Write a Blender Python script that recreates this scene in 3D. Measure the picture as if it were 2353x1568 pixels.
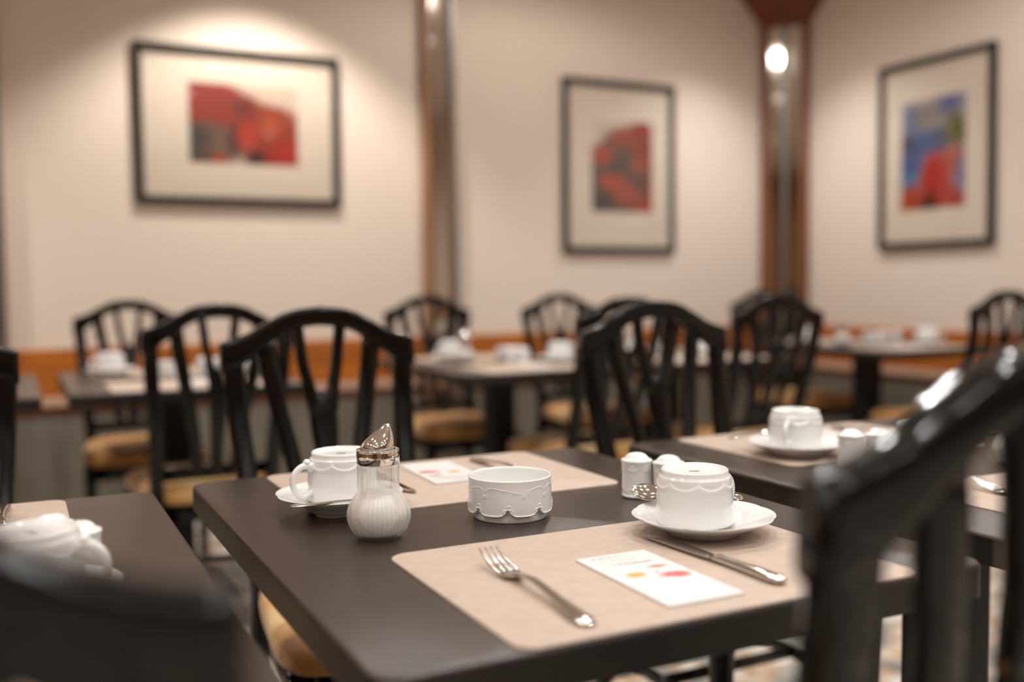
import bpy, bmesh, math, random
from mathutils import Vector, Matrix

for o in list(bpy.data.objects):
    bpy.data.objects.remove(o)
SC = bpy.context.scene
COL = SC.collection
PI = math.pi
random.seed(7)

# ------------------------------------------------------------------ camera
TOP = 0.75            # height of every table top
cam = bpy.data.cameras.new('camera')
cam.sensor_width = 36.0
cam.lens = 2288.0 / 2353.0 * 36.0
cam.clip_start = 0.02
cam.dof.use_dof = True
cam.dof.focus_distance = 1.265
cam.dof.aperture_fstop = 1.5
co = bpy.data.objects.new('camera', cam)
COL.objects.link(co)
r_, u_, f_ = Vector((.8943, -.4473, -.0113)), Vector((.0350, .0448, .9984)), Vector((.4471, .8928, -.0557))
f_.normalize()
r_ = (r_ - f_ * r_.dot(f_)).normalized()
u_ = r_.cross(f_)
m = Matrix((r_, u_, -f_)).transposed().to_4x4()
m.translation = Vector((-.2402, -1.6166, 1.055))
co.matrix_world = m
SC.camera = co

# ------------------------------------------------------------------ world, exposure
w = bpy.data.worlds.new('world')
SC.world = w
w.use_nodes = True
w.node_tree.nodes['Background'].inputs[0].default_value = (1.0, .9, .8, 1)
w.node_tree.nodes['Background'].inputs[1].default_value = .05
vs = SC.view_settings
vs.view_transform = 'Standard'
vs.look = 'None'
vs.exposure = 0.46
vs.gamma = 1.0
vs.use_curve_mapping = False
CEIL = 2.95
WARM, NEUT = (1.0, .93, .85), (1.0, .99, .97)
SPOT_W = 33.0

# ------------------------------------------------------------------ materials
def lin(c):
    return tuple(((v / 255) / 12.92 if v / 255 <= .04045 else ((v / 255 + .055) / 1.055) ** 2.4) for v in c) + (1,)

def newmat(name):
    mt = bpy.data.materials.new(name)
    mt.use_nodes = True
    return mt, mt.node_tree, mt.node_tree.nodes['Principled BSDF']

def pbr(name, rgb, rough=.5, metal=0., spec=.5, noise=None, bump=None, coat=0., sheen=0.):
    """noise = (scale, amount, stretch xyz) colour variation; bump = (scale, strength, stretch)"""
    mt, nt, b = newmat(name)
    b.inputs['Base Color'].default_value = lin(rgb)
    b.inputs['Roughness'].default_value = rough
    b.inputs['Metallic'].default_value = metal
    b.inputs['Specular IOR Level'].default_value = spec
    b.inputs['Coat Weight'].default_value = coat
    b.inputs['Coat Roughness'].default_value = .12
    b.inputs['Sheen Weight'].default_value = sheen
    def tex(scale, stretch, detail=4):
        tc = nt.nodes.new('ShaderNodeTexCoord')
        mp = nt.nodes.new('ShaderNodeMapping')
        mp.inputs['Scale'].default_value = stretch
        n = nt.nodes.new('ShaderNodeTexNoise')
        n.inputs['Scale'].default_value = scale
        n.inputs['Detail'].default_value = detail
        nt.links.new(tc.outputs['Object'], mp.inputs[0])
        nt.links.new(mp.outputs[0], n.inputs['Vector'])
        return n
    if noise:
        n = tex(noise[0], noise[2])
        rp = nt.nodes.new('ShaderNodeValToRGB')
        a = noise[1]
        rp.color_ramp.elements[0].position, rp.color_ramp.elements[1].position = .3, .7
        rp.color_ramp.elements[0].color = lin([max(0, v * (1 - a)) for v in rgb])
        rp.color_ramp.elements[1].color = lin([min(255, v * (1 + a)) for v in rgb])
        nt.links.new(n.outputs['Fac'], rp.inputs[0])
        nt.links.new(rp.outputs[0], b.inputs['Base Color'])
    if bump:
        n = tex(bump[0], bump[2])
        bp = nt.nodes.new('ShaderNodeBump')
        bp.inputs['Strength'].default_value = bump[1]
        bp.inputs['Distance'].default_value = .002
        nt.links.new(n.outputs['Fac'], bp.inputs['Height'])
        nt.links.new(bp.outputs[0], b.inputs['Normal'])
    return mt

def ramp_mat(name, scale, stops, rough, stretch=(1, 1, 1), detail=4, sheen=0.):
    mt, nt, b = newmat(name)
    tc = nt.nodes.new('ShaderNodeTexCoord')
    mp = nt.nodes.new('ShaderNodeMapping')
    mp.inputs['Scale'].default_value = stretch
    n = nt.nodes.new('ShaderNodeTexNoise')
    n.inputs['Scale'].default_value = scale
    n.inputs['Detail'].default_value = detail
    rp = nt.nodes.new('ShaderNodeValToRGB')
    e = rp.color_ramp.elements
    while len(e) < len(stops):
        e.new(.5)
    for el, (p, c) in zip(e, stops):
        el.position = p
        el.color = lin(c)
    nt.links.new(tc.outputs['Object'], mp.inputs[0])
    nt.links.new(mp.outputs[0], n.inputs['Vector'])
    nt.links.new(n.outputs['Fac'], rp.inputs[0])
    nt.links.new(rp.outputs[0], b.inputs['Base Color'])
    b.inputs['Roughness'].default_value = rough
    b.inputs['Sheen Weight'].default_value = sheen
    return mt

def clear_glass(name, glass_share, tint=(1, 1, 1, 1)):
    """straight-through glass with fresnel reflection, mixed with some true refraction"""
    mt, nt, b = newmat(name)
    nt.nodes.remove(b)
    out = nt.nodes['Material Output']
    tr = nt.nodes.new('ShaderNodeBsdfTransparent')
    tr.inputs[0].default_value = tint
    gl = nt.nodes.new('ShaderNodeBsdfGlossy')
    gl.inputs['Roughness'].default_value = .02
    fr = nt.nodes.new('ShaderNodeFresnel')
    # thin walls let light straight through, so both faces use the same index
    ge = nt.nodes.new('ShaderNodeNewGeometry')
    mr = nt.nodes.new('ShaderNodeMapRange')
    mr.inputs['To Min'].default_value = 1.5
    mr.inputs['To Max'].default_value = 1 / 1.5
    nt.links.new(ge.outputs['Backfacing'], mr.inputs['Value'])
    nt.links.new(mr.outputs[0], fr.inputs[0])
    mx = nt.nodes.new('ShaderNodeMixShader')
    nt.links.new(fr.outputs[0], mx.inputs[0])
    nt.links.new(tr.outputs[0], mx.inputs[1])
    nt.links.new(gl.outputs[0], mx.inputs[2])
    last = mx
    if glass_share:
        g = nt.nodes.new('ShaderNodeBsdfGlass')
        g.inputs['IOR'].default_value = 1.45
        g.inputs['Roughness'].default_value = .01
        m2 = nt.nodes.new('ShaderNodeMixShader')
        m2.inputs[0].default_value = glass_share
        nt.links.new(mx.outputs[0], m2.inputs[1])
        nt.links.new(g.outputs[0], m2.inputs[2])
        last = m2
    nt.links.new(last.outputs[0], out.inputs[0])
    return mt

def emit(name, rgb, s):
    mt, nt, b = newmat(name)
    b.inputs['Base Color'].default_value = (0, 0, 0, 1)
    b.inputs['Emission Color'].default_value = tuple(rgb) + (1,)
    b.inputs['Emission Strength'].default_value = s
    return mt

def blob_mat(name, base, blobs, rough=.6, distort=.08, dscale=5., gain=1.):
    """flat print: soft ellipses (cx, cy, rx, ry, rgb, softness) laid over a base colour in UV space"""
    mt, nt, b = newmat(name)
    L = nt.links.new
    tc = nt.nodes.new('ShaderNodeTexCoord')
    n = nt.nodes.new('ShaderNodeTexNoise')
    n.inputs['Scale'].default_value = dscale
    n.inputs['Detail'].default_value = 3
    L(tc.outputs['UV'], n.inputs['Vector'])
    s = nt.nodes.new('ShaderNodeVectorMath'); s.operation = 'SUBTRACT'
    s.inputs[1].default_value = (.5, .5, .5)
    L(n.outputs['Color'], s.inputs[0])
    k = nt.nodes.new('ShaderNodeVectorMath'); k.operation = 'SCALE'
    k.inputs['Scale'].default_value = distort * 2
    L(s.outputs[0], k.inputs[0])
    a = nt.nodes.new('ShaderNodeVectorMath'); a.operation = 'ADD'
    L(tc.outputs['UV'], a.inputs[0]); L(k.outputs[0], a.inputs[1])
    col = None
    for (cx, cy, rx, ry, rgb, soft) in blobs:
        rgb = [c * gain for c in rgb]
        d = nt.nodes.new('ShaderNodeVectorMath'); d.operation = 'SUBTRACT'
        d.inputs[1].default_value = (cx, cy, 0)
        L(a.outputs[0], d.inputs[0])
        q = nt.nodes.new('ShaderNodeVectorMath'); q.operation = 'MULTIPLY'
        q.inputs[1].default_value = (1 / rx, 1 / ry, 0)
        L(d.outputs[0], q.inputs[0])
        ln = nt.nodes.new('ShaderNodeVectorMath'); ln.operation = 'LENGTH'
        L(q.outputs[0], ln.inputs[0])
        mr = nt.nodes.new('ShaderNodeMapRange')
        mr.inputs['From Min'].default_value = 1 + soft
        mr.inputs['From Max'].default_value = 1 - soft
        L(ln.outputs['Value'], mr.inputs['Value'])
        mx = nt.nodes.new('ShaderNodeMix'); mx.data_type = 'RGBA'
        L(mr.outputs[0], mx.inputs['Factor'])
        if col is None:
            mx.inputs['A'].default_value = lin(base)
        else:
            L(col, mx.inputs['A'])
        mx.inputs['B'].default_value = lin(rgb)
        col = mx.outputs['Result']
    L(col, b.inputs['Base Color'])
    b.inputs['Roughness'].default_value = rough
    return mt

def carpet_mat():
    mt, nt, b = newmat('carpet_pile')
    L = nt.links.new
    tc = nt.nodes.new('ShaderNodeTexCoord')
    n = nt.nodes.new('ShaderNodeTexNoise'); n.inputs['Scale'].default_value = 7; n.inputs['Detail'].default_value = 2
    v = nt.nodes.new('ShaderNodeTexVoronoi'); v.inputs['Scale'].default_value = 9
    L(tc.outputs['Object'], n.inputs['Vector']); L(tc.outputs['Object'], v.inputs['Vector'])
    rp = nt.nodes.new('ShaderNodeValToRGB')
    e = rp.color_ramp.elements
    e[0].position, e[0].color = .36, lin((84, 84, 78))
    e[1].position, e[1].color = .62, lin((205, 198, 188))
    q = e.new(.46); q.color = lin((128, 122, 112))
    q = e.new(.54); q.color = lin((176, 136, 92))
    L(n.outputs['Fac'], rp.inputs[0])
    mx = nt.nodes.new('ShaderNodeMix'); mx.data_type = 'RGBA'; mx.inputs['Factor'].default_value = .25
    L(rp.outputs[0], mx.inputs['A']); L(v.outputs['Distance'], mx.inputs['B'])
    L(mx.outputs['Result'], b.inputs['Base Color'])
    b.inputs['Roughness'].default_value = .95
    return mt

M = dict(
    wall=pbr('cream_wall_paint', (224, 209, 196), .75, noise=(60, .012, (1, 1, 1)), bump=(260, .12, (1, 1, 1))),
    tanwall=pbr('tan_wall_panel', (150, 112, 78), .6, noise=(3, .15, (4, 4, .5))),
    ceil=pbr('ceiling_paint', (238, 232, 224), .8),
    wood=pbr('orange_brown_wood', (172, 98, 36), .4, noise=(6, .14, (.6, 6, 6)), spec=.4),
    darkwood=pbr('red_brown_wood', (112, 54, 24), .45, noise=(6, .16, (5, 5, .6))),
    trimwood=pbr('brown_trim_wood', (148, 108, 78), .45, noise=(8, .12, (6, 6, .5))),
    ledge=pbr('pale_ledge', (206, 170, 146), .6),
    grey=pbr('grey_panel_cloth', (112, 106, 96), .9, noise=(14, .1, (3, 3, .4))),
    black=pbr('black_lacquer', (12, 10, 9), .11, spec=.36, bump=(30, .01, (1, 1, .2))),
    laminate=pbr('dark_wood_laminate', (44, 33, 27), .25, spec=.75, noise=(30, .35, (1.2, 60, 60)), bump=(30, .2, (1.5, 80, 80))),
    edge=pbr('dark_edge_band', (27, 23, 21), .4, noise=(20, .15, (4, 4, 40))),
    basemetal=pbr('black_metal', (18, 18, 18), .45, spec=.4),
    mat=pbr('taupe_leather_mat', (181, 162, 148), .62, noise=(55, .035, (1, 1.3, 1)), bump=(420, .2, (1, 1, 1)), spec=.35),
    porcelain=pbr('white_porcelain', (226, 225, 223), .12, spec=.55, coat=.3),
    chrome=pbr('chrome', (236, 234, 232), .04, metal=1.),
    steel=pbr('polished_steel', (214, 210, 204), .1, metal=1.),
    sugar=pbr('white_sugar', (246, 242, 238), .9, bump=(900, .4, (1, 1, 1))),
    glass=clear_glass('dispenser_glass', .25, (.985, .985, .98, 1)),
    pane=clear_glass('picture_glass', 0),
    seat=ramp_mat('golden_seat_fabric', 7, [(.3, (120, 76, 36)), (.45, (196, 140, 74)), (.6, (214, 170, 108)), (.75, (226, 198, 150))], .8, (1, 1, 1), 3, .3),
    mirror=pbr('mirror', (196, 186, 176), .06, metal=1.),
    greymetal=pbr('grey_metal_trim', (128, 122, 116), .35, metal=.7),
    frame=pbr('dark_bronze_frame', (38, 32, 26), .45, spec=.3),
    board=pbr('cream_mount_board', (214, 200, 184), .8),
    paper=pbr('white_paper', (243, 242, 240), .55),
    lampring=pbr('white_lamp_ring', (225, 222, 216), .4),
    lamp_warm=emit('warm_lamp_lens', WARM, 16),
    lamp_neut=emit('neutral_lamp_lens', NEUT, 16),
    carpet=carpet_mat(),
)
RED, DRED, ORG = (162, 38, 20), (116, 30, 18), (192, 76, 34)
M['art_red'] = blob_mat('red_poppy_print', (196, 176, 158), [
    (.2, .72, .34, .34, RED, .12), (.75, .36, .36, .4, (162, 48, 20), .12), (.42, .62, .3, .3, (156, 42, 22), .15),
    (.1, .9, .12, .2, (160, 40, 24), .2), (.12, .22, .34, .3, (92, 72, 60), .2), (.28, .26, .18, .2, (124, 92, 76), .4),
    (.08, .3, .1, .14, (70, 62, 58), .4), (.48, .72, .1, .12, DRED, .4), (.52, .34, .1, .16, (196, 50, 24), .4),
    (.74, .5, .1, .14, ORG, .5), (.6, .05, .1, .12, (60, 26, 24), .35), (.9, .1, .16, .2, (190, 36, 20), .5),
    (.26, .02, .08, .08, ORG, .4), (.4, .3, .05, .2, (90, 40, 30), .5)], .6, .07, 5, .84)
M['art_poppy'] = blob_mat('poppy_field_print', (206, 188, 172), [
    (.62, .42, .66, .52, (86, 70, 58), .12), (.1, .25, .4, .4, (82, 70, 60), .15),
    (.84, .9, .2, .1, RED, .3), (.5, .82, .22, .1, (172, 58, 38), .4), (.18, .62, .17, .11, (190, 60, 40), .25),
    (.85, .65, .2, .16, (150, 54, 36), .4), (.3, .33, .2, .1, (192, 60, 40), .25), (.55, .2, .22, .12, (178, 66, 44), .4),
    (.8, .5, .18, .08, (160, 74, 52), .4), (.85, .06, .18, .07, (190, 56, 36), .3), (.98, .25, .07, .14, (182, 62, 42), .3),
    (.4, .5, .12, .08, (60, 52, 46), .5), (.2, .12, .16, .1, (58, 50, 44), .5)], .6, .09, 6, .86)
M['art_blue'] = blob_mat('blue_red_flower_print', (158, 150, 150), [
    (.3, .62, .3, .16, (60, 92, 146), .4), (.15, .42, .2, .14, (66, 100, 156), .35), (.62, .6, .16, .14, (58, 84, 140), .4),
    (.75, .92, .22, .1, (84, 96, 160), .4), (.85, .68, .2, .16, (110, 106, 50), .4), (.2, .82, .16, .1, (96, 112, 160), .5),
    (.1, .62, .08, .08, (64, 60, 64), .4), (.15, .24, .16, .1, (80, 132, 170), .4), (.42, .86, .2, .12, (150, 138, 130), .5),
    (.8, .4, .2, .12, (206, 96, 70), .35), (.55, .26, .24, .26, (196, 40, 26), .2), (.2, .06, .24, .16, (190, 70, 30), .25),
    (.75, .08, .26, .12, (190, 40, 30), .25), (.45, .04, .13, .1, (54, 18, 20), .3), (.92, .3, .08, .16, (130, 120, 160), .4)], .6, .1, 6, .86)
M['card'] = blob_mat('printed_card', (212, 211, 210), [
    (.745, .655, .13, .032, (206, 140, 112), .45), (.31, .556, .13, .045, (240, 176, 62), .35), (.74, .475, .19, .05, (230, 104, 108), .3),
    (.80, .435, .1, .03, (226, 86, 92), .4), (.60, .555, .03, .016, (96, 84, 104), .4),
    (.34, .945, .26, .007, (112, 108, 110), .5), (.5, .885, .36, .006, (150, 144, 140), .5), (.5, .835, .3, .006, (214, 180, 130), .5),
    (.62, .775, .26, .010, (104, 100, 108), .5), (.30, .79, .14, .006, (170, 166, 164), .5)], .4, .02, 24, .84)

# ------------------------------------------------------------------ mesh helpers
def bmobj(name, bm, mat, parent=None, smooth=True, bevel=0., seg=2, autosmooth=None):
    bmesh.ops.recalc_face_normals(bm, faces=bm.faces)
    me = bpy.data.meshes.new(name)
    bm.to_mesh(me)
    bm.free()
    me.materials.append(M[mat] if isinstance(mat, str) else mat)
    if smooth:
        for p in me.polygons:
            p.use_smooth = True
        if autosmooth:
            me.set_sharp_from_angle(angle=autosmooth)
    o = bpy.data.objects.new(name, me)
    COL.objects.link(o)
    if parent:
        o.parent = parent
    if bevel:
        b = o.modifiers.new('bevel', 'BEVEL')
        b.width = bevel
        b.segments = seg
        b.limit_method = 'ANGLE'
    return o

def tag(o, label=None, cat=None, group=None, kind=None):
    for k, v in (('label', label), ('category', cat), ('group', group), ('kind', kind)):
        if v:
            o[k] = v
    return o

def empty(name, loc=(0, 0, 0), rz=0.):
    o = bpy.data.objects.new(name, None)
    o.empty_display_size = .05
    COL.objects.link(o)
    o.location = loc
    o.rotation_euler = (0, 0, rz)
    return o

def copy_tree(o, parent=None):
    c = o.copy()
    COL.objects.link(c)
    c.parent = parent
    for ch in [x for x in o.children]:
        copy_tree(ch, c)
    return c

def box(bm, x0, x1, y0, y1, z0, z1):
    v = [bm.verts.new((x, y, z)) for z in (z0, z1) for y in (y0, y1) for x in (x0, x1)]
    for f in ((0, 1, 3, 2), (4, 6, 7, 5), (0, 4, 5, 1), (2, 3, 7, 6), (0, 2, 6, 4), (1, 5, 7, 3)):
        bm.faces.new([v[i] for i in f])

def boxobj(name, dims, mat, parent=None, bevel=0., smooth=False):
    bm = bmesh.new()
    box(bm, *dims)
    return bmobj(name, bm, mat, parent, smooth, bevel)

def loft(bm, rings, caps=True, closed=True):
    R = [[bm.verts.new(p) for p in r] for r in rings]
    n = len(R[0])
    for a, b in zip(R, R[1:]):
        for i in range(n if closed else n - 1):
            bm.faces.new((a[i], a[(i + 1) % n], b[(i + 1) % n], b[i]))
    if caps:
        bm.faces.new(R[0][::-1])
        bm.faces.new(R[-1])

def sring(c, A, B, ha, hb, n=12, e=4.):
    """rounded-rectangle ring about c in the plane of unit vectors A, B"""
    c, A, B = Vector(c), Vector(A), Vector(B)
    out = []
    for i in range(n):
        t = 2 * PI * (i + .5) / n
        cs, sn = math.cos(t), math.sin(t)
        out.append(c + A * (ha * math.copysign(abs(cs) ** (2 / e), cs)) + B * (hb * math.copysign(abs(sn) ** (2 / e), sn)))
    return out

def interp(tab, x):
    if x <= tab[0][0]:
        return tab[0][1]
    for (a, va), (b, vb) in zip(tab, tab[1:]):
        if x <= b:
            t = (x - a) / (b - a)
            t = t * t * (3 - 2 * t) * .35 + t * .65
            return va + (vb - va) * t
    return tab[-1][1]

def lathe(bm, prof, n=48, disp=None, cx=0., cy=0.):
    """revolve (r, z); points with r = 0 close the surface"""
    prev = None
    for (r, z) in prof:
        if r <= 1e-7:
            cur = [bm.verts.new((cx, cy, z))]
        else:
            cur = []
            for i in range(n):
                t = 2 * PI * i / n
                rr = r + (disp(t, r, z) if disp else 0)
                cur.append(bm.verts.new((cx + rr * math.cos(t), cy + rr * math.sin(t), z)))
        if prev:
            for i in range(n):
                a, b = prev[i % len(prev)], prev[(i + 1) % len(prev)]
                c, d = cur[(i + 1) % len(cur)], cur[i % len(cur)]
                vs_ = []
                for v in (a, b, c, d):
                    if v not in vs_:
                        vs_.append(v)
                if len(vs_) > 2:
                    bm.faces.new(vs_)
        prev = cur

def tube(bm, pts, rad, n=10):
    pts = [Vector(p) for p in pts]
    rings = []
    up = None
    for i, p in enumerate(pts):
        t = (pts[min(i + 1, len(pts) - 1)] - pts[max(i - 1, 0)]).normalized()
        a = Vector((0, 1, 0)) if abs(t.y) < .9 else Vector((1, 0, 0))
        if up is None:
            up = (a - t * a.dot(t)).normalized()
        else:
            up = (up - t * up.dot(t)).normalized()
        s = t.cross(up)
        r = rad[i] if isinstance(rad, (list, tuple)) else rad
        rings.append([p + (up * math.cos(2 * PI * k / n) + s * math.sin(2 * PI * k / n)) * r for k in range(n)])
    loft(bm, rings)

def smooth_path(pts, k=6):
    P = [Vector(p) for p in pts]
    out = []
    for i in range(len(P) - 1):
        p0, p1, p2, p3 = P[max(i - 1, 0)], P[i], P[i + 1], P[min(i + 2, len(P) - 1)]
        for j in range(k):
            t = j / k
            out.append(.5 * ((2 * p1) + (p2 - p0) * t + (2 * p0 - 5 * p1 + 4 * p2 - p3) * t * t + (3 * p1 - p0 - 3 * p2 + p3) * t ** 3))
    out.append(P[-1])
    return out

def sstep(a, b, x):
    t = min(1, max(0, (x - a) / (b - a)))
    return t * t * (3 - 2 * t)

def rrect(w, l, r, n=6):
    """rounded rectangle outline from (0,0) to (w,-l)"""
    pts = []
    for (cx, cy, a0) in ((w - r, -r, 0), (r, -r, 90), (r, -l + r, 180), (w - r, -l + r, 270)):
        for i in range(n + 1):
            a = math.radians(a0 + 90 * i / n)
            pts.append((cx + r * math.cos(a), cy + r * math.sin(a)))
    return pts

def slab(bm, outline, layers):
    """layers: (z, inset) rings of an outline shrunk towards its centre"""
    cx = sum(p[0] for p in outline) / len(outline)
    cy = sum(p[1] for p in outline) / len(outline)
    hx = max(abs(p[0] - cx) for p in outline)
    hy = max(abs(p[1] - cy) for p in outline)
    rings = [[(cx + (x - cx) * (1 - i / hx), cy + (y - cy) * (1 - i / hy), z) for x, y in outline] for z, i in layers]
    loft(bm, rings)

# ------------------------------------------------------------------ the room
XL, XR, YN, YF = -5.5, 4.08, -6.5, 3.2
def struct(o):
    o['kind'] = 'structure'
    return o
struct(boxobj('floor', (XL, XR, YN, YF, -.05, 0), 'carpet'))
struct(boxobj('ceiling', (XL, XR, YN, YF, CEIL, CEIL + .05), 'ceil'))

def wall(name, dims, mt='wall'):
    return struct(boxobj(name, dims, mt))
wall_back = wall('wall_back', (XL, XR, YF, YF + .1, 0, CEIL))
wall_right = wall('wall_right', (XR, XR + .1, YN, YF + .1, 0, CEIL))
wall('wall_left', (XL - .1, XL, YN, YF + .1, 0, CEIL), 'tanwall')
wall('wall_front', (XL - .1, XR + .1, YN - .1, YN, 0, CEIL), 'tanwall')

# wainscot: wood rail, pale ledge, dark groove, grey cloth panel
def wainscot(name, axis, a0, a1):
    if axis == 'y':
        D = lambda z0, z1, t: (a0, a1, YF - t, YF, z0, z1)
    else:
        D = lambda z0, z1, t: (XR - t, XR, a0, a1, z0, z1)
    e = boxobj(name, D(.585, .797, .022), 'wood', None, .004)
    struct(e)
    boxobj('ledge', D(.545, .585, .034), 'ledge', e, .003)
    boxobj('groove_strip', D(.505, .545, .012), 'darkwood', e)
    boxobj('lower_panel', D(.0, .505, .018), 'grey', e, .003)
wainscot('trim_1', 'y', -.262, 1.662)
wainscot('trim_2', 'y', 1.842, 3.895)
wainscot('trim_3', 'x', YN, 2.985)
wainscot('trim_4', 'y', XL, -.445)

# mirror pilasters on the back wall
def pilaster(name, x0, x1):
    e = boxobj(name, (x0, x1, YF - .03, YF, 0, CEIL), 'trimwood', None, .003)
    struct(e)
    boxobj('mirror_strip', (x0 + .045, x1 - .045, YF - .036, YF - .03, .02, CEIL - .02), 'mirror', e)
    boxobj('wood_edge', (x0, x0 + .03, YF - .05, YF - .03, 0, CEIL), 'trimwood', e, .004)
    boxobj('metal_edge', (x1 - .03, x1, YF - .05, YF - .03, 0, CEIL), 'greymetal', e, .004)
pilaster('trim_5', 1.662, 1.842)
pilaster('trim_6', -.445, -.262)

# chamfered corner column with mirror facets and a flared wooden capital
def prism(bm, pts, z0, z1):
    loft(bm, [[(x, y, z0) for x, y in pts], [(x, y, z1) for x, y in pts]])
bm = bmesh.new()
A_, B_ = Vector((3.895, YF)), Vector((XR, 2.985))
prism(bm, [(A_.x, A_.y), (B_.x, B_.y), (XR, YF)], 0, CEIL)
colm = struct(bmobj('trim_7', bm, 'trimwood', None, False))
dv = (B_ - A_).normalized()
nv = Vector((-abs(dv.y), -abs(dv.x)))
nv = nv if nv.dot(Vector((-1, -1))) > 0 else -nv
LN = (B_ - A_).length
def strip(name, s0, s1, d0, d1, z0, z1, mat):
    bm = bmesh.new()
    q = [A_ + dv * s0 + nv * d0, A_ + dv * s1 + nv * d0, A_ + dv * s1 + nv * d1, A_ + dv * s0 + nv * d1]
    prism(bm, [(v.x, v.y) for v in q], z0, z1)
    bmobj(name, bm, mat, colm, False, .002)
strip('wood_edge', 0, .03, -.002, .028, 0, 2.6, 'darkwood')
strip('wood_edge', LN - .03, LN, -.002, .028, 0, 2.6, 'darkwood')
strip('mirror_strip', .05, LN / 2 - .02, .0, .006, .02, 2.6, 'mirror')
strip('mirror_strip', LN / 2 + .02, LN - .05, .0, .006, .02, 2.6, 'mirror')
strip('metal_edge', LN / 2 - .02, LN / 2 + .02, .0, .014, .02, 2.6, 'greymetal')
bm = bmesh.new()
rings = []
for z, k in ((2.60, .0), (2.62, .012), (2.70, .08), (2.80, .18), (2.92, .28), (CEIL, .28)):
    a, b = A_ - dv * k + nv * (.03 + k * .5), B_ + dv * k + nv * (.03 + k * .5)
    rings.append([(min(a.x, XR - .001), min(a.y, YF - .001), z), (min(b.x, XR - .001), b.y, z), (XR - .001, YF - .001, z)])
loft(bm, rings)
bmobj('capital', bm, 'darkwood', colm, False)

# ------------------------------------------------------------------ pictures
def picture(name, label, W, H, art, artmat, loc, rz):
    """art = (x0, x1, z0, z1) measured from the lower left corner of the frame"""
    t = empty(name, loc, rz)          # local x along the wall, -y into the room
    fw, fd = .034, .03
    bm = bmesh.new()
    out = [(0, 0), (W, 0), (W, H), (0, H)]
    inn = [(fw, fw), (W - fw, fw), (W - fw, H - fw), (fw, H - fw)]
    vo = [[bm.verts.new((x, y, z)) for x, z in pts] for pts, y in ((out, -.001), (out, -fd), (inn, -fd), (inn, -.001))]
    for k in range(4):
        a, b = vo[k], vo[(k + 1) % 4]
        for i in range(4):
            bm.faces.new((a[i], a[(i + 1) % 4], b[(i + 1) % 4], b[i]))
    bmobj('frame', bm, 'frame', t, False, .003)
    x0, x1, z0, z1 = art
    boxobj('mount_board', (fw, W - fw, -.012, -.006, fw, H - fw), 'board', t)
    bm = bmesh.new()
    box(bm, x0, x1, -.0135, -.012, z0, z1)
    uv = bm.loops.layers.uv.new('UVMap')
    for f in bm.faces:
        for l in f.loops:
            l[uv].uv = ((l.vert.co.x - x0) / (x1 - x0), (l.vert.co.z - z0) / (z1 - z0))
    bmobj('art_print', bm, artmat, t, False)
    boxobj('glass_pane', (fw, W - fw, -.020, -.018, fw, H - fw), 'pane', t)
    tag(t, label, 'picture', 'framed flower prints')
    return t
picture('framed_picture', 'wide dark framed picture of red flowers on cream mount', .947, .724, (.236, .74, .194, .56), 'art_red', (.279, YF, 1.449), 0)
picture('framed_picture', 'upright framed picture of red poppies on dark ground', .744, .961, (.187, .591, .230, .745), 'art_poppy', (2.489, YF, 1.234), 0)
picture('framed_picture', 'upright framed picture with blue and red flowers on right wall', .725, .988, (.149, .555, .204, .775), 'art_blue', (XR, 2.425, 1.229), -PI / 2)

# ------------------------------------------------------------------ ceiling downlights (each lamp carries its own light)
def downlight(x, y, col, power, size, blend):
    t = empty('ceiling_downlight', (x, y, CEIL - .02))
    bm = bmesh.new()
    lathe(bm, [(.042, .0), (.042, .018), (.058, .018), (.058, .008), (.052, -.002), (.042, .0)], 24)
    bmobj('ring', bm, 'lampring', t)
    bm = bmesh.new()
    lathe(bm, [(0, .006), (.030, .006), (.041, .009), (.041, .014), (0, .014)], 24)
    bmobj('lens', bm, 'lamp_warm' if col is WARM else 'lamp_neut', t)
    ld = bpy.data.lights.new('downlight_lamp', 'SPOT')
    ld.energy = power
    ld.color = col
    ld.spot_size = math.radians(size)
    ld.spot_blend = blend
    ld.shadow_soft_size = .032
    lo = bpy.data.objects.new('downlight_lamp', ld)
    COL.objects.link(lo)
    lo.parent = t
    lo.location = (0, 0, -.06)
    tag(t, 'round recessed ceiling downlight above the dining tables', 'downlight', 'ceiling downlights')
for (x, y, c, k, sz, bl) in [(.78, 2.56, WARM, 2.9, 107, .45), (-1.5, 2.55, WARM, 2.6, 107, .5), (3.36, 2.52, NEUT, 1.9, 102, .8), (3.30, .6, NEUT, .9, 166, .4), (2.15, 1.95, WARM, .85, 170, .35)]:
    downlight(x, y, c, SPOT_W * k, sz, bl)
i = 0
for y in (-5.6, -4.4, -3.2, -2.05, -.75, .75):
    for x in (-4.4, -2.5, -1.2, .1, 1.35, 2.4):
        downlight(x + (.25 if i % 2 else 0), y, (WARM, NEUT)[(i * 7 // 3) % 2], SPOT_W * (.7 if y < -2.5 or x < -2 else 1), 150, 1.)
        i += 1

# ------------------------------------------------------------------ chairs
def ytilt(z):
    if z >= .93:
        return 0.
    if z >= .46:
        return .125 * ((.93 - z) / .47) ** 1.5
    return interp([(0, .015), (.2, .065), (.34, .10), (.46, .125)], z)

TOPZ = [(0, 1.014), (.05, 1.010), (.08, 1.001), (.11, .985), (.16, .958), (.195, .947), (.212, .944)]
BOTZ = [(0, .973), (.05, .969), (.08, .957), (.11, .937), (.15, .908), (.175, .888), (.212, .876)]

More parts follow.
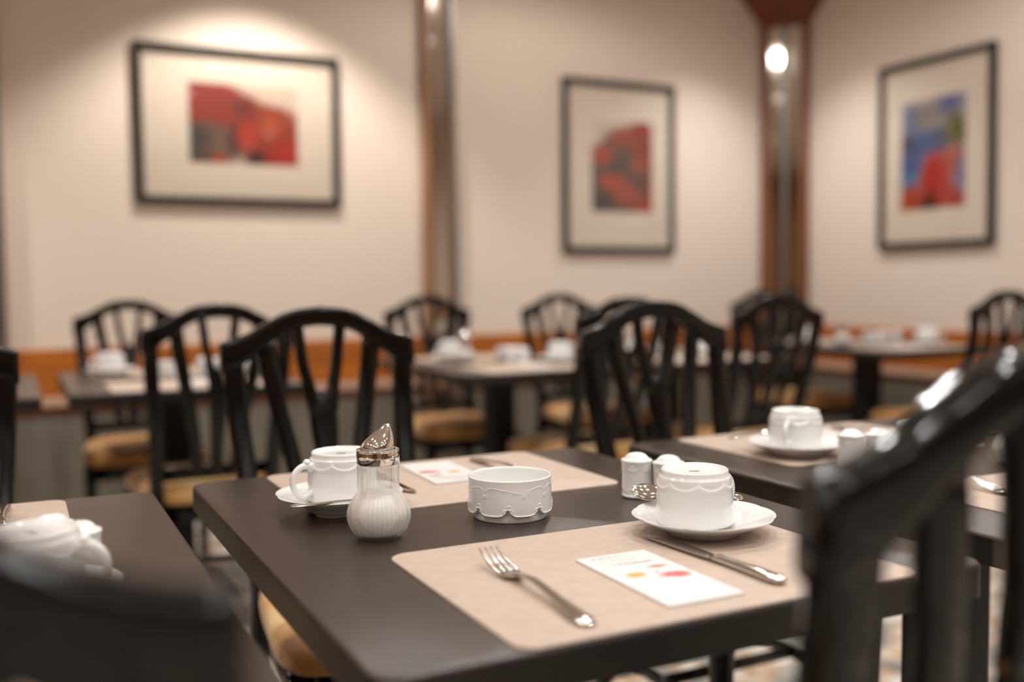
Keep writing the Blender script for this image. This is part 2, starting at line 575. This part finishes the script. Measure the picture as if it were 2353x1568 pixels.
def make_chair():
    t = empty('dining_chair')
    BX, BY, BZ = (1, 0, 0), Vector((0, 1, .06)).normalized(), Vector((0, -.06, 1)).normalized()
    # top rail
    bm = bmesh.new()
    rings = []
    for k in range(37):
        s = -.212 + .424 * k / 36
        a = abs(s)
        zt, zb = interp(TOPZ, a), interp(BOTZ, a)
        zc = (zt + zb) / 2
        y = ytilt(.90) - .004 * (1 - (a / .212) ** 2)
        shrink = 1 if a < .21 else .93
        rings.append(sring((s, y, zc), BZ, BY, (zt - zb) / 2 * shrink, .0165, 20, 6.))
    loft(bm, rings)
    bmobj('top_rail', bm, 'black', t)
    # back posts running down into the rear legs
    for sg in (-1, 1):
        bm = bmesh.new()
        rings = []
        for k in range(25):
            z = .930 * (1 - k / 24)
            s = sg * interp([(0, .188), (.25, .170), (.46, .166), (.65, .172), (.80, .183), (.94, .1895)], z)
            hw = interp([(0, .016), (.46, .020), (.94, .0215)], z)
            yy = ytilt(z)
            rings.append(sring((s, yy, z), BX, (0, 1, 0), hw, interp([(0, .016), (.46, .024), (.80, .0165), (.86, .0160), (.93, .0152)], z), 12, 5))
        loft(bm, rings)
        bmobj('back_leg', bm, 'black', t)
        # outer slat of the fan
        bm = bmesh.new()
        rings = []
        for k in range(15):
            z = .955 - (.955 - .50) * k / 14
            s = sg * interp([(.50, .052), (.60, .060), (.70, .076), (.80, .096), (.90, .113), (.955, .119)], z)
            rings.append(sring((s, ytilt(z) - .004, z), BX, (0, 1, 0), interp([(.5, .016), (.95, .0205)], z), .011, 10, 4))
        loft(bm, rings)
        bmobj('slat', bm, 'black', t)
        # front leg
        bm = bmesh.new()
        loft(bm, [sring((sg * .195, .505, z), BX, (0, 1, 0), h, h, 12, 6) for z, h in ((0, .014), (.25, .018), (.36, .021), (.425, .021))])
        bmobj('front_leg', bm, 'black', t)
        # side stretcher and side seat rail
        bm = bmesh.new()
        loft(bm, [sring((sg * x, y, z), (0, 0, 1), (1, 0, 0), .014, .009, 10, 5) for x, y, z in ((.174, .07, .20), (.195, .50, .20))])
        bmobj('stretcher', bm, 'black', t)
        bm = bmesh.new()
        loft(bm, [sring((sg * x, y, .392), (0, 0, 1), (1, 0, 0), .030, .011, 10, 6) for x, y in ((.166, .13), (.196, .50))])
        bmobj('seat_rail', bm, 'black', t)
    # central forked splat
    bm = bmesh.new()
    for sg in (-1, 1):
        rings = []
        for k in range(12):
            z = .985 - (.985 - .79) * k / 11
            s = sg * interp([(.79, .016), (.84, .0265), (.90, .039), (.985, .048)], z)
            rings.append(sring((s, ytilt(z) - .006, z), BX, (0, 1, 0), interp([(.79, .017), (.85, .0125), (.985, .0115)], z), .012, 10, 4))
        loft(bm, rings)
    rings = []
    for k in range(16):
        z = .832 - (.832 - .50) * (k / 15) ** 1.4
        rings.append(sring((0, ytilt(z) - .006, z), BX, (0, 1, 0), interp([(.50, .017), (.62, .020), (.70, .024), (.76, .030), (.80, .031), (.815, .020), (.832, .004)], z), .0122, 12, 4))
    loft(bm, rings)
    bmobj('splat', bm, 'black', t)
    # lower back rail, rear and front seat rails, cross stretcher
    for nm, hw, y, z, hz, hy in (('lower_rail', .165, .118, .512, .020, .012), ('seat_rail', .165, .135, .392, .030, .011), ('seat_rail', .195, .507, .392, .030, .011), ('stretcher', .182, .29, .20, .012, .009)):
        bm = bmesh.new()
        loft(bm, [sring((x, y, z), (0, 0, 1), (0, 1, 0), hz, hy, 10, 5) for x in (-hw, 0, hw)])
        bmobj(nm, bm, 'black', t)
    # upholstered seat
    bm = bmesh.new()
    N = 40
    def ring(k, z):
        out = []
        for i in range(N):
            a = 2 * PI * (i + .5) / N
            cs, sn = math.cos(a), math.sin(a)
            X = math.copysign(abs(cs) ** .34, cs)
            Y = math.copysign(abs(sn) ** .34, sn)
            out.append((X * k * (.203 + .022 * Y),   .338 + Y * (.222 - (1 - k) * .2), z))
        return out
    loft(bm, [ring(.96, .418), ring(1.0, .424), ring(1.012, .442), ring(1.0, .456), ring(.96, .466), ring(.85, .474), ring(.5, .480), ring(.2, .482)])
    bmobj('seat_cushion', bm, 'seat', t)
    return t

CH = 'dining chairs at the tables'
first_chair = [None]
def chair(x, y, faces_away, label, rz=0.):
    if first_chair[0] is None:
        c = make_chair()
        first_chair[0] = c
    else:
        c = copy_tree(first_chair[0])
    c.location = (x, y, 0)
    c.rotation_euler = (0, 0, (0 if faces_away else PI) + rz)
    tag(c, label, 'chair', CH)
BLK = 'black wooden fan-back dining chair '
chair(.353, .50, False, BLK + 'directly behind the table with the glass sugar dispenser')
chair(-.445, .49, False, BLK + 'cut off by the left picture edge behind the left table')
chair(1.165, .41, False, BLK + 'behind the right table, largest of the right-hand chairs')
chair(.380, -1.19, True, BLK + 'blurred close up at bottom right of the photo')
chair(-.378, -1.236, True, BLK + 'blurred in the bottom left corner, nearest to the viewer')
chair(.283, 1.30, True, BLK + 'seen from behind, second from left below the wide picture')
chair(.185, 2.76, False, BLK + 'farthest at left, against the wall under the wide picture')
chair(1.49, 2.72, False, BLK + 'against the wall in front of the narrow mirror pilaster')
chair(2.215, 2.75, False, BLK + 'against the wall below the upright poppy picture')
chair(1.645, 1.25, True, BLK + 'mostly hidden behind the large right-hand chair back')
chair(2.305, 1.25, True, BLK + 'seen from behind just left of the back right table')
chair(3.49, 2.72, False, BLK + 'half hidden in the corner below the mirrored column')
chair(3.44, 1.15, True, BLK + 'cut off by the right picture edge below the blue picture')

# ------------------------------------------------------------------ tables
def make_table():
    t = empty('dining_table')
    out = rrect(.70, .8955, .028)
    bm = bmesh.new()
    slab(bm, out, [(TOP - .037, .0), (TOP - .0045, .0), (TOP - .0022, .0006), (TOP - .0008, .0018), (TOP, .0042)])
    bmobj('tabletop', bm, 'laminate', t, True, 0, 2, math.radians(35))
    bm = bmesh.new()
    slab(bm, rrect(.70, .8955, .028), [(TOP - .0372, -.0006), (TOP - .0048, -.0006)])
    bmobj('edge_band', bm, 'edge', t, True, 0, 2, math.radians(35))
    bm = bmesh.new()
    box(bm, .30, .40, -.4978, -.3978, .03, TOP - .05)
    bmobj('pedestal', bm, 'basemetal', t, False, .006)
    bm = bmesh.new()
    box(bm, .19, .51, -.60, -.295, .0, .03)
    bmobj('foot_plate', bm, 'basemetal', t, False, .008)
    bm = bmesh.new()
    box(bm, .2, .5, -.62, -.2755, TOP - .052, TOP - .0372)
    bmobj('top_plate', bm, 'basemetal', t, False)
    return t
tb0 = make_table()
TAB = {}
for i, (k, x, y, lab) in enumerate([
        ('main', 0, 0, 'dark brown square-edged dining table in focus, holding the glass sugar dispenser'),
        ('left', -.760, -.03, 'dark dining table at lower left behind the blurred chair back'),
        ('right', .795, -.02, 'dark dining table at right, close beside the table in focus'),
        ('bleft', -.10, 2.42, 'dark dining table at the back left below the wide picture'),
        ('bedge', -.875, 2.42, 'dark dining table at the far left edge of the back row'),
        ('bmid', 1.125, 2.38, 'dark dining table of the back row in front of the mirror pilaster'),
        ('bmid2', 1.925, 2.38, 'dark dining table of the back row below the poppy picture'),
        ('bright', 3.12, 2.38, 'dark dining table at the back right below the blue picture')]):
    o = tb0 if i == 0 else copy_tree(tb0)
    o.location = (x, y, 0)
    tag(o, lab, 'table', 'dining tables')
    TAB[k] = (x, y)
PHR = dict(main='on the table in focus', left='on the lower left table', right='on the right foreground table', bleft='on the back left table',
           bedge='on the far left edge table', bmid='on the back table before the pilaster', bmid2='on the back table below the poppies', bright='on the back right table')

# ------------------------------------------------------------------ tableware
def make_mat():
    bm = bmesh.new()
    slab(bm, rrect(.47, .335, .022), [(0, .0), (.0018, 0), (.0024, .0008)])
    return bmobj('placemat', bm, 'mat', None, True, 0, 2, math.radians(40))

CUP_H = .066
def make_cup():
    """breakfast cup standing upside down: z = 0 is the rim on the saucer"""
    t = empty('coffee_cup')
    def disp(th, r, z):
        u = CUP_H - z                      # height above the foot when upright
        if r < .0445 or u < .009 or u > .030:
            return 0
        edge = .0125 + .0075 * abs(math.sin(4 * th)) ** .6
        d = -.0015 * (1 - sstep(edge - .0020, edge + .0016, u))
        d += .00018 * math.exp(-((u - edge - .0012) / .0009) ** 2)
        return d
    prof = [(0, CUP_H - .004), (.030, CUP_H - .004), (.0372, CUP_H - .0030), (.0380, CUP_H - .0006), (.0392, CUP_H), (.0404, CUP_H - .0008), (.0408, CUP_H - .003), (.0410, CUP_H - .0065), (.0425, CUP_H - .0085)]
    for k in range(26):
        prof.append((.0452 + .0006 * math.sin(k / 25 * PI), CUP_H - .0095 - .0165 * k / 25))
    prof += [(.0462, .032), (.0464, .022), (.0464, .012), (.0466, .006), (.0469, .0018), (.0464, .0), (.0452, .0), (.0446, .002), (.0440, .02), (.0430, .052), (.0400, .058), (0, .0585)]
    bm = bmesh.new()
    lathe(bm, prof, 192, disp)
    bmobj('cup_body', bm, 'porcelain', t)
    bm = bmesh.new()
    p = smooth_path([(.044, 0, .047), (.051, 0, .0505), (.062, 0, .049), (.0715, 0, .040), (.0735, 0, .027), (.068, 0, .014), (.0585, 0, .0085), (.050, 0, .012), (.044, 0, .0155)], 6)
    tube(bm, p, [.0050 + .0022 * math.exp(-(i / 6) ** 2) - .0008 * math.sin(PI * i / (len(p) - 1)) for i in range(len(p))], 12)
    bmesh.ops.create_uvsphere(bm, u_segments=10, v_segments=8, radius=.0055, matrix=Matrix.Translation((.0525, 0, .0545)))
    bmobj('handle', bm, 'porcelain', t)
    # small grey printed maker's mark on the upturned base
    bm = bmesh.new()
    zb = CUP_H - .0040
    for x0, x1, y0, y1 in ((-.006, -.003, .001, .0032), (-.002, .001, .001, .0038), (.002, .006, .001, .0032), (-.007, .007, -.0012, -.0003), (-.005, .005, -.0032, -.0022)):
        box(bm, x0, x1, y0, y1, zb, zb + .00015)
    mk = bmobj('maker_mark', bm, 'greymetal', t, False)
    mk.rotation_euler = (0, 0, D(-40))
    return t

def make_saucer():
    bm = bmesh.new()
    R = .085
    def disp(th, r, z):
        k = (max(0, r - .045) / .04) ** 2
        return k * (.0030 * (abs(math.cos(4 * th)) ** .6 - .6))
    prof = [(0, .0045), (.030, .0045), (.0335, .0050), (.0355, .0062), (.045, .0088), (.058, .0135), (.070, .0182), (.079, .0218), (.0835, .0236), (.0850, .0240), (.0855, .0234), (.0845, .0222), (.079, .0190), (.068, .0140), (.055, .0082), (.046, .0042), (.0445, .0005), (.043, 0), (.041, .0005), (.039, .002), (0, .002)]
    lathe(bm, prof, 128, disp)
    return bmobj('saucer', bm, 'porcelain')

def make_bowl():
    bm = bmesh.new()
    H = .056
    def disp(th, r, z):
        if r < .050 or z < .004 or z > H - .003:
            return 0
        u = ((th * 8 / (2 * PI)) % 1) - .5            # eight lobes, cusp at u = 0
        edge = .0085 + .0095 * math.exp(-(abs(u) / .11) ** 1.3)
        d = -.0058 * (1 - sstep(edge - .0014, edge + .0014, z))
        d += .0009 * math.exp(-((z - edge - .0014) / .0010) ** 2)
        # curls beside every cusp
        for du, zz in ((.075, .0165), (-.075, .0165), (.03, .0215)):
            q = math.hypot((u - du) * .0435, z - zz)
            d += .0010 * math.exp(-((q - .0022) / .0009) ** 2)
        # scroll garland below the rim, one long and one short scroll in every quarter
        v = ((th * 4 / (2 * PI) + .12) % 1) - .5
        if v < .14:
            t = (v + .5) / .64
            zg = .0375 + .0085 * min(1, t / .16) ** .5 - .0105 * max(0, t - .16) ** 1.4
            wgt = sstep(0, .06, t) * (1 - .6 * t)
        else:
            t = (.5 - v) / .36
            zg = .0375 + .0085 * min(1, t / .28) ** .5 - .0075 * max(0, t - .28) ** 1.4
            wgt = sstep(0, .1, t) * (1 - .6 * t)
        d += .0006 * wgt * math.exp(-((z - zg) / .00075) ** 2)
        for dv_, zz, am in ((.115, .0352, .6), (-.03, .0395, .5), (-.2, .0425, .4), (.19, .0385, .5), (.485, .0345, .7), (-.485, .0345, .7)):
            q = math.hypot((v - dv_) * .087, z - zz)
            d += .0008 * am * math.exp(-((q - .0015) / .0007) ** 2)
        return d
    prof = [(0, .003), (.040, .003), (.0445, .0), (.0478, .0), (.0488, .001), (.0490, .004)]
    for k in range(88):
        z = .0045 + (H - .0075) * k / 87
        prof.append((.0548 + .0004 * math.sin(z / H * PI) + .0004 * sstep(.045, H, z), z))
    prof += [(.0556, H - .0012), (.0548, H - .0002), (.0536, H), (.0524, H - .001), (.0520, H - .004), (.0510, .02), (.0490, .010), (.043, .006), (0, .0055)]
    lathe(bm, prof, 320, disp)
    return bmobj('sugar_bowl', bm, 'porcelain')

def make_shaker():
    t = empty('shaker')
    def disp(th, r, z):
        d = 0
        if z > .046 and r > .012:
            d += .0013 * abs(math.cos(3 * th)) ** .5 - .0008
        if .006 < z < .053 and r > .018:
            e = .045 - .006 * abs(math.sin(3 * th))
            d += .0006 * math.exp(-((z - e) / .0010) ** 2)
            e = .009 + .005 * abs(math.sin(3 * th))
            d += .0006 * math.exp(-((z - e) / .0010) ** 2)
        return d
    prof = [(0, .001), (.018, .0), (.0205, .001), (.0215, .004)]
    prof += [(.0215 - .0008 * math.sin(PI * k / 29), .004 + .046 * k / 29) for k in range(30)]
    prof += [(.0222, .0515), (.0222, .0535), (.0208, .0548), (.0185, .0552), (.0168, .0560), (.0150, .0590), (.0115, .0620), (.006, .0638), (0, .0642)]
    bm = bmesh.new()
    lathe(bm, prof, 96, disp)
    bmobj('shaker_body', bm, 'porcelain', t)
    bm = bmesh.new()
    for k in range(4):
        a = k * PI / 2
        x, y = (.0035 * math.cos(a), .0035 * math.sin(a))
        lathe(bm, [(0, .0634), (.0009, .0634), (.0009, .0642), (0, .0642)], 8, None, x, y)
    bmobj('pour_holes', bm, 'basemetal', t)
    return t

def make_dispenser():
    t = empty('sugar_dispenser')
    NF, n = 36, 36 * 8
    def flute(th, r, z):
        k = sstep(.004, .012, z) * (1 - sstep(.086, .0885, z))
        return k * .0022 * (abs(math.cos(NF * th / 2)) - .6) * (r / .032)
    body = [(.0262, .0015), (.029, .004), (.0330, .010), (.0362, .017), (.0380, .025), (.0378, .032), (.0360, .039), (.0325, .046), (.0285, .0515), (.0262, .055), (.0252, .059), (.0250, .066), (.0250, .076), (.0252, .0845), (.0256, .087), (.0256, .0925)]
    dense = [(v.x, v.z) for v in smooth_path([(r, 0, z) for r, z in body], 3)]
    bm = bmesh.new()
    outer = [(0, .0020), (.020, .0020), (.0235, .0005), (.0250, .0)] + dense
    inner = [(max(r - .0030, .001), max(z, .0045)) for r, z in dense[::-1] if z > .004]
    inner += [(.022, .0046), (0, .0046)]
    lathe(bm, outer, n, flute)
    bmobj_tmp = bm
    lathe(bm, [(outer[-1][0], outer[-1][1])] + inner, n)
    bmobj('glass_jar', bm, 'glass', t)
    # sugar filling
    bm = bmesh.new()
    fill = [(0, .0052)] + [(max(r - .0036, .001), max(z, .0052)) for r, z in dense if .004 < z < .0535] + [(.0225, .0545), (.012, .0560), (0, .0555)]
    lathe(bm, fill, n, lambda th, r, z: 0 if r < .02 else -.0016 * (1 - abs(math.cos(NF * th / 2))) ** 2)
    bmobj('sugar', bm, 'sugar', t)
    # chrome collar and slanted spout
    bm = bmesh.new()
    lathe(bm, [(.0236, .0905), (.0258, .0905), (.0262, .0912), (.0262, .1050), (.0258, .1062), (.0262, .1070), (.0258, .1082), (.0246, .1086), (.0222, .1086)], 64)
    bmobj('collar', bm, 'chrome', t)
    bm = bmesh.new()
    S = [(.1084, 0, .0216), (.1120, .0003, .0211), (.1160, .0012, .0197), (.1200, .0026, .0175), (.1240, .0045, .0147), (.1280, .0066, .0116), (.1320, .0086, .0084), (.1355, .0101, .0057), (.1380, .0110, .0040), (.1388, .0112, .0034), (.1380, .0110, .0028), (.1340, .0096, .0022)]
    rings = []
    for z, off, r in S:
        rings.append([(off + r * math.cos(2 * PI * k / 48), r * math.sin(2 * PI * k / 48), z + .22 * (off / .011) * (r * math.cos(2 * PI * k / 48)) * .5) for k in range(48)])
    loft(bm, rings)
    bmobj('spout', bm, 'chrome', t)
    return t

def flat_bar(bm, secs, n=10, e=2.6):
    """secs: (x, y, z, half width in x, half thickness in z)"""
    loft(bm, [sring((x, y, z), (1, 0, 0), (0, 0, 1), w_, h_, n, e) for x, y, z, w_, h_ in secs])

def make_fork():
    """handle end at y = 0, tines towards +y"""
    t = empty('fork')
    bm = bmesh.new()
    flat_bar(bm, [(0, .000, .0030, .005, .001), (0, .004, .0032, .0085, .0019), (0, .012, .0036, .0105, .0024), (0, .030, .0046, .0095, .0024), (0, .060, .0072, .0062, .0023), (0, .090, .0102, .0046, .0023), (0, .118, .0118, .0042, .0023), (0, .140, .0098, .0044, .0022), (0, .152, .0066, .006, .0019)])
    bmobj('handle', bm, 'steel', t)
    bm = bmesh.new()
    flat_bar(bm, [(0, .148, .0074, .005, .0018), (0, .156, .0052, .0085, .0015), (0, .163, .0040, .0118, .0013), (0, .171, .0036, .0128, .0012), (0, .178, .0044, .0130, .0011)], 12, 3)
    for k in range(4):
        x = (k - 1.5) * .0072
        flat_bar(bm, [(x, .174, .0040, .0024, .0011), (x, .190, .0062, .0021, .0011), (x * .98, .206, .0098, .0018, .0010), (x * .95, .222, .0146, .0014, .0009), (x * .93, .230, .0172, .0007, .0005)], 8, 3)
    bmobj('tines', bm, 'steel', t)
    return t

def make_knife():
    t = empty('table_knife')
    bm = bmesh.new()
    flat_bar(bm, [(0, .0, .0046, .004, .0015), (0, .003, .0048, .0078, .0032), (0, .012, .0050, .0098, .0042), (0, .028, .0050, .0088, .0044), (0, .060, .0050, .0072, .0042), (0, .085, .0050, .0062, .0040), (0, .100, .0048, .0070, .0036), (0, .106, .0044, .0060, .0024)], 12, 2.6)
    bmobj('handle', bm, 'steel', t)
    bm = bmesh.new()
    flat_bar(bm, [(.0, .103, .0042, .0050, .0018), (.0005, .110, .0038, .0082, .0013), (.001, .130, .0034, .0098, .0010), (.001, .165, .0032, .0104, .0009), (.0005, .195, .0031, .0098, .0008), (-.002, .213, .0030, .0072, .0007), (-.0045, .222, .0030, .0038, .0006), (-.006, .225, .0030, .0010, .0004)], 10, 2.4)
    bmobj('blade', bm, 'steel', t)
    return t

def make_spoon():
    t = empty('teaspoon')
    bm = bmesh.new()
    flat_bar(bm, [(0, .0, .0030, .003, .0009), (0, .003, .0030, .0060, .0016), (0, .010, .0032, .0072, .0019), (0, .030, .0042, .0054, .0018), (0, .060, .0066, .0034, .0018), (0, .082, .0074, .0029, .0018), (0, .098, .0056, .0034, .0015), (0, .104, .0042, .005, .0011)])
    bmobj('handle', bm, 'steel', t)
    bm = bmesh.new()
    NR, NT, a, b, d = 8, 28, .0155, .0225, .0068
    def P(r, th, off):
        y = math.sin(th)
        wx = a * (1 + .08 * y)
        return (wx * r * math.cos(th), .122 + b * r * y, .0062 - d * (1 - r * r) + off)
    top = [[bm.verts.new(P(r / NR, 2 * PI * k / NT, .0008)) for k in range(NT)] for r in range(1, NR + 1)]
    bot = [[bm.verts.new(P(r / NR, 2 * PI * k / NT, -.0004)) for k in range(NT)] for r in range(1, NR + 1)]
    for S in (top, bot):
        c = bm.verts.new(P(0, 0, .0008 if S is top else -.0004))
        for k in range(NT):
            bm.faces.new((c, S[0][k], S[0][(k + 1) % NT]))
        for r in range(NR - 1):
            for k in range(NT):
                bm.faces.new((S[r][k], S[r][(k + 1) % NT], S[r + 1][(k + 1) % NT], S[r + 1][k]))
    for k in range(NT):
        bm.faces.new((top[-1][k], top[-1][(k + 1) % NT], bot[-1][(k + 1) % NT], bot[-1][k]))
    bmobj('bowl', bm, 'steel', t)
    return t

def make_card():
    w_, l_, h_ = .088, .178, .0022
    bm = bmesh.new()
    box(bm, 0, w_, -l_, 0, 0, h_)
    uv = bm.loops.layers.uv.new('UVMap')
    for f in bm.faces:
        for l in f.loops:
            l[uv].uv = (l.vert.co.x / w_, 1 + l.vert.co.y / l_) if f.normal.z > .5 or abs(f.calc_center_median().z - h_) < 1e-5 else (.02, .02)
    return bmobj('printed_card', bm, 'card', None, False)

MAKE = dict(mat=make_mat, cup=make_cup, saucer=make_saucer, bowl=make_bowl, shaker=make_shaker, disp=make_dispenser,
            fork=make_fork, knife=make_knife, spoon=make_spoon, card=make_card)
META = dict(mat=('placemat', 'placemats on the dining tables'), cup=('cup', 'upturned coffee cups'), saucer=('saucer', 'saucers under the cups'),
            bowl=('bowl', 'white porcelain bowls'), shaker=('shaker', 'salt and pepper shakers'), disp=('sugar dispenser', 'glass sugar dispensers'),
            fork=('fork', 'forks on the placemats'), knife=('knife', 'knives on the placemats'), spoon=('spoon', 'teaspoons on the saucers'),
            card=('card', 'printed cards on the placemats'))
proto = {}
def put(kind, loc, rz, label, rot=None):
    if kind not in proto:
        o = MAKE[kind]()
        proto[kind] = o
    else:
        o = copy_tree(proto[kind])
    o.location = loc
    o.rotation_euler = rot if rot else (0, 0, rz)
    tag(o, label, *META[kind])
    return o

Z1 = TOP + .0026      # on top of a placemat
def D(a):
    return math.radians(a)

def place(tab, rel, kind, z, rz, label):
    x, y = TAB[tab]
    return put(kind, (x + rel[0], y + rel[1], z), rz, label)

def saucer_cup(tab, s, c, hz, what):
    place(tab, s, 'saucer', Z1, D(17), 'white saucer under cup ' + what)
    place(tab, c, 'cup', Z1 + .0120, hz, 'white cup upside down ' + what)

# ---- the table in focus
place('main', (.127, -.560), 'mat', TOP, 0, 'taupe leather placemat with the sharp fork, card and knife, nearest the viewer')
put('mat', (.114, -.010, TOP), 0, 'taupe leather placemat behind the white bowl on the table in focus')
saucer_cup('main', (.501, -.650), (.4955, -.640), D(14), 'at the right of the table in focus')
saucer_cup('main', (.152, -.300), (.158, -.291), D(192), 'behind the glass sugar dispenser')
put('spoon', (.5915, -.6133, Z1 + .0235), 0, 'teaspoon lying behind the upturned cup at the right of the focused table', rot=(D(4), D(-30), D(63.4)))
put('spoon', (.066, -.372, Z1 + .0225), 0, 'teaspoon lying before the cup behind the sugar dispenser', rot=(D(-3), 0, D(-93)))
put('disp', (.151, -.467, TOP), D(-28), 'ribbed glass sugar dispenser with chrome spout on the table in focus')
put('bowl', (.341, -.445, TOP), D(38), 'round white porcelain bowl with relief scrolls in the middle of the focused table')
put('shaker', (.553, -.428, TOP), D(10), 'fully visible white porcelain shaker left of the upturned cup on the focused table')
put('shaker', (.580, -.468, TOP), D(40), 'white porcelain shaker partly hidden behind the upturned cup on the focused table')
put('fork', (.206, -.874, Z1), D(-2), 'sharp silver dinner fork at the left of the nearest placemat')
put('knife', (.438, -.862, Z1), D(2.5), 'silver table knife lying before the saucer on the nearest placemat')
put('card', (.300, -.687, Z1), D(-1), 'white card printed with orange and pink flowers between fork and knife')
put('fork', (.465, -.050, Z1), D(183), 'blurred fork behind the white bowl on the focused table')
put('knife', (.268, -.040, Z1), D(181), 'knife half hidden behind the sugar dispenser on the focused table')
put('card', (.415, -.222, Z1), D(178), 'white card printed with flowers left of the white bowl')

# ---- left foreground table
place('left', (.108, -.012), 'mat', TOP, 0, 'taupe placemat at the left picture edge on the lower left table')
place('left', (.127, -.560), 'mat', TOP, 0, 'taupe placemat hidden behind the bottom left chair back')
saucer_cup('left', (.523, -.556), (.528, -.546), D(-30), 'half hidden by the bottom left chair')
place('left', (.549, -.408), 'shaker', TOP, D(10), 'white shaker farther back of the pair on the lower left table')
place('left', (.574, -.460), 'shaker', TOP, D(35), 'white shaker nearer of the pair on the lower left table')
put('fork', (-.262, -.062, Z1), D(180), 'fork with its tips at the left picture edge on the lower left table')
put('spoon', (-.165, -.622, Z1 + .0245), 0, 'teaspoon end showing beside the half hidden cup on the lower left table', rot=(D(0), 0, D(100)))

# ---- right foreground table
place('right', (.108, -.015), 'mat', TOP, 0, 'taupe placemat under the upturned cup on the right foreground table')
place('right', (.112, -.555), 'mat', TOP, 0, 'taupe placemat at the right picture edge with a single fork')
saucer_cup('right', (.190, -.268), (.193, -.258), D(214), 'on the right foreground table')
place('right', (.190, -.392), 'shaker', TOP, D(0), 'white shaker left of the pair on the right foreground table')
place('right', (.232, -.412), 'shaker', TOP, D(30), 'white shaker right of the pair on the right foreground table')
place('right', (.385, -.385), 'bowl', TOP, D(20), 'white bowl behind the blurred chair rail on the right foreground table')
place('right', (.455, -.500), 'disp', TOP, D(-20), 'glass sugar dispenser half hidden by the blurred chair rail at right')
put('fork', (.980, -.845, Z1), D(-8), 'fork on the placemat at the right picture edge')
place('right', (.425, -.235), 'card', Z1, D(178), 'white card between cup and shakers on the right foreground table')
place('right', (.475, -.060), 'fork', Z1, D(180), 'blurred fork at the far side of the right foreground table')
put('spoon', (.900, -.205, Z1 + .0215), 0, 'teaspoon sticking out left of the cup on the right foreground table', rot=(D(-2), 0, D(-75)))

# ---- back row
def back_setting(tab, far, near, disp, bowl, sh, card):
    P = PHR[tab]
    place(tab, (.112, -.015), 'mat', TOP, 0, 'blurred taupe placemat at the wall side ' + P)
    place(tab, (.117, -.550), 'mat', TOP, 0, 'blurred taupe placemat at the near side ' + P)
    if far:
        saucer_cup(tab, far, far, D(200), 'at the wall side ' + P)
    if near:
        saucer_cup(tab, near, near, D(-20), 'at the near side ' + P)
    if disp:
        place(tab, disp, 'disp', TOP, D(-20), 'blurred glass sugar dispenser ' + P)
    if bowl:
        place(tab, bowl, 'bowl', TOP, D(10), 'blurred white porcelain bowl ' + P)
    for k, s in enumerate(sh):
        place(tab, s, 'shaker', TOP, D(20 * k), ('left' if k == 0 else 'right') + ' one of two blurred white shakers ' + P)
    if card:
        place(tab, card, 'card', Z1, D(2), 'blurred white printed card ' + P)
back_setting('bleft', (.165, -.235), None, (.60, -.42), (.34, -.46), [(.455, -.40), (.50, -.44)], (.33, -.60))
back_setting('bmid', (.235, -.24), (.545, -.60), (.225, -.40), (.425, -.40), [(.37, -.52), (.41, -.55)], (.33, -.62))
back_setting('bmid2', (.27, -.24), (.43, -.62), (.15, -.44), (.36, -.42), [(.56, -.43), (.60, -.46)], (.22, -.62))
back_setting('bright', (.16, -.24), (.56, -.62), (.235, -.40), (.40, -.44), [(.50, -.42), (.545, -.45)], (.30, -.62))
place('bedge', (.117, -.550), 'mat', TOP, 0, 'blurred taupe placemat at the near side on the far left edge table')
place('bedge', (.112, -.015), 'mat', TOP, 0, 'blurred taupe placemat at the wall side on the far left edge table')
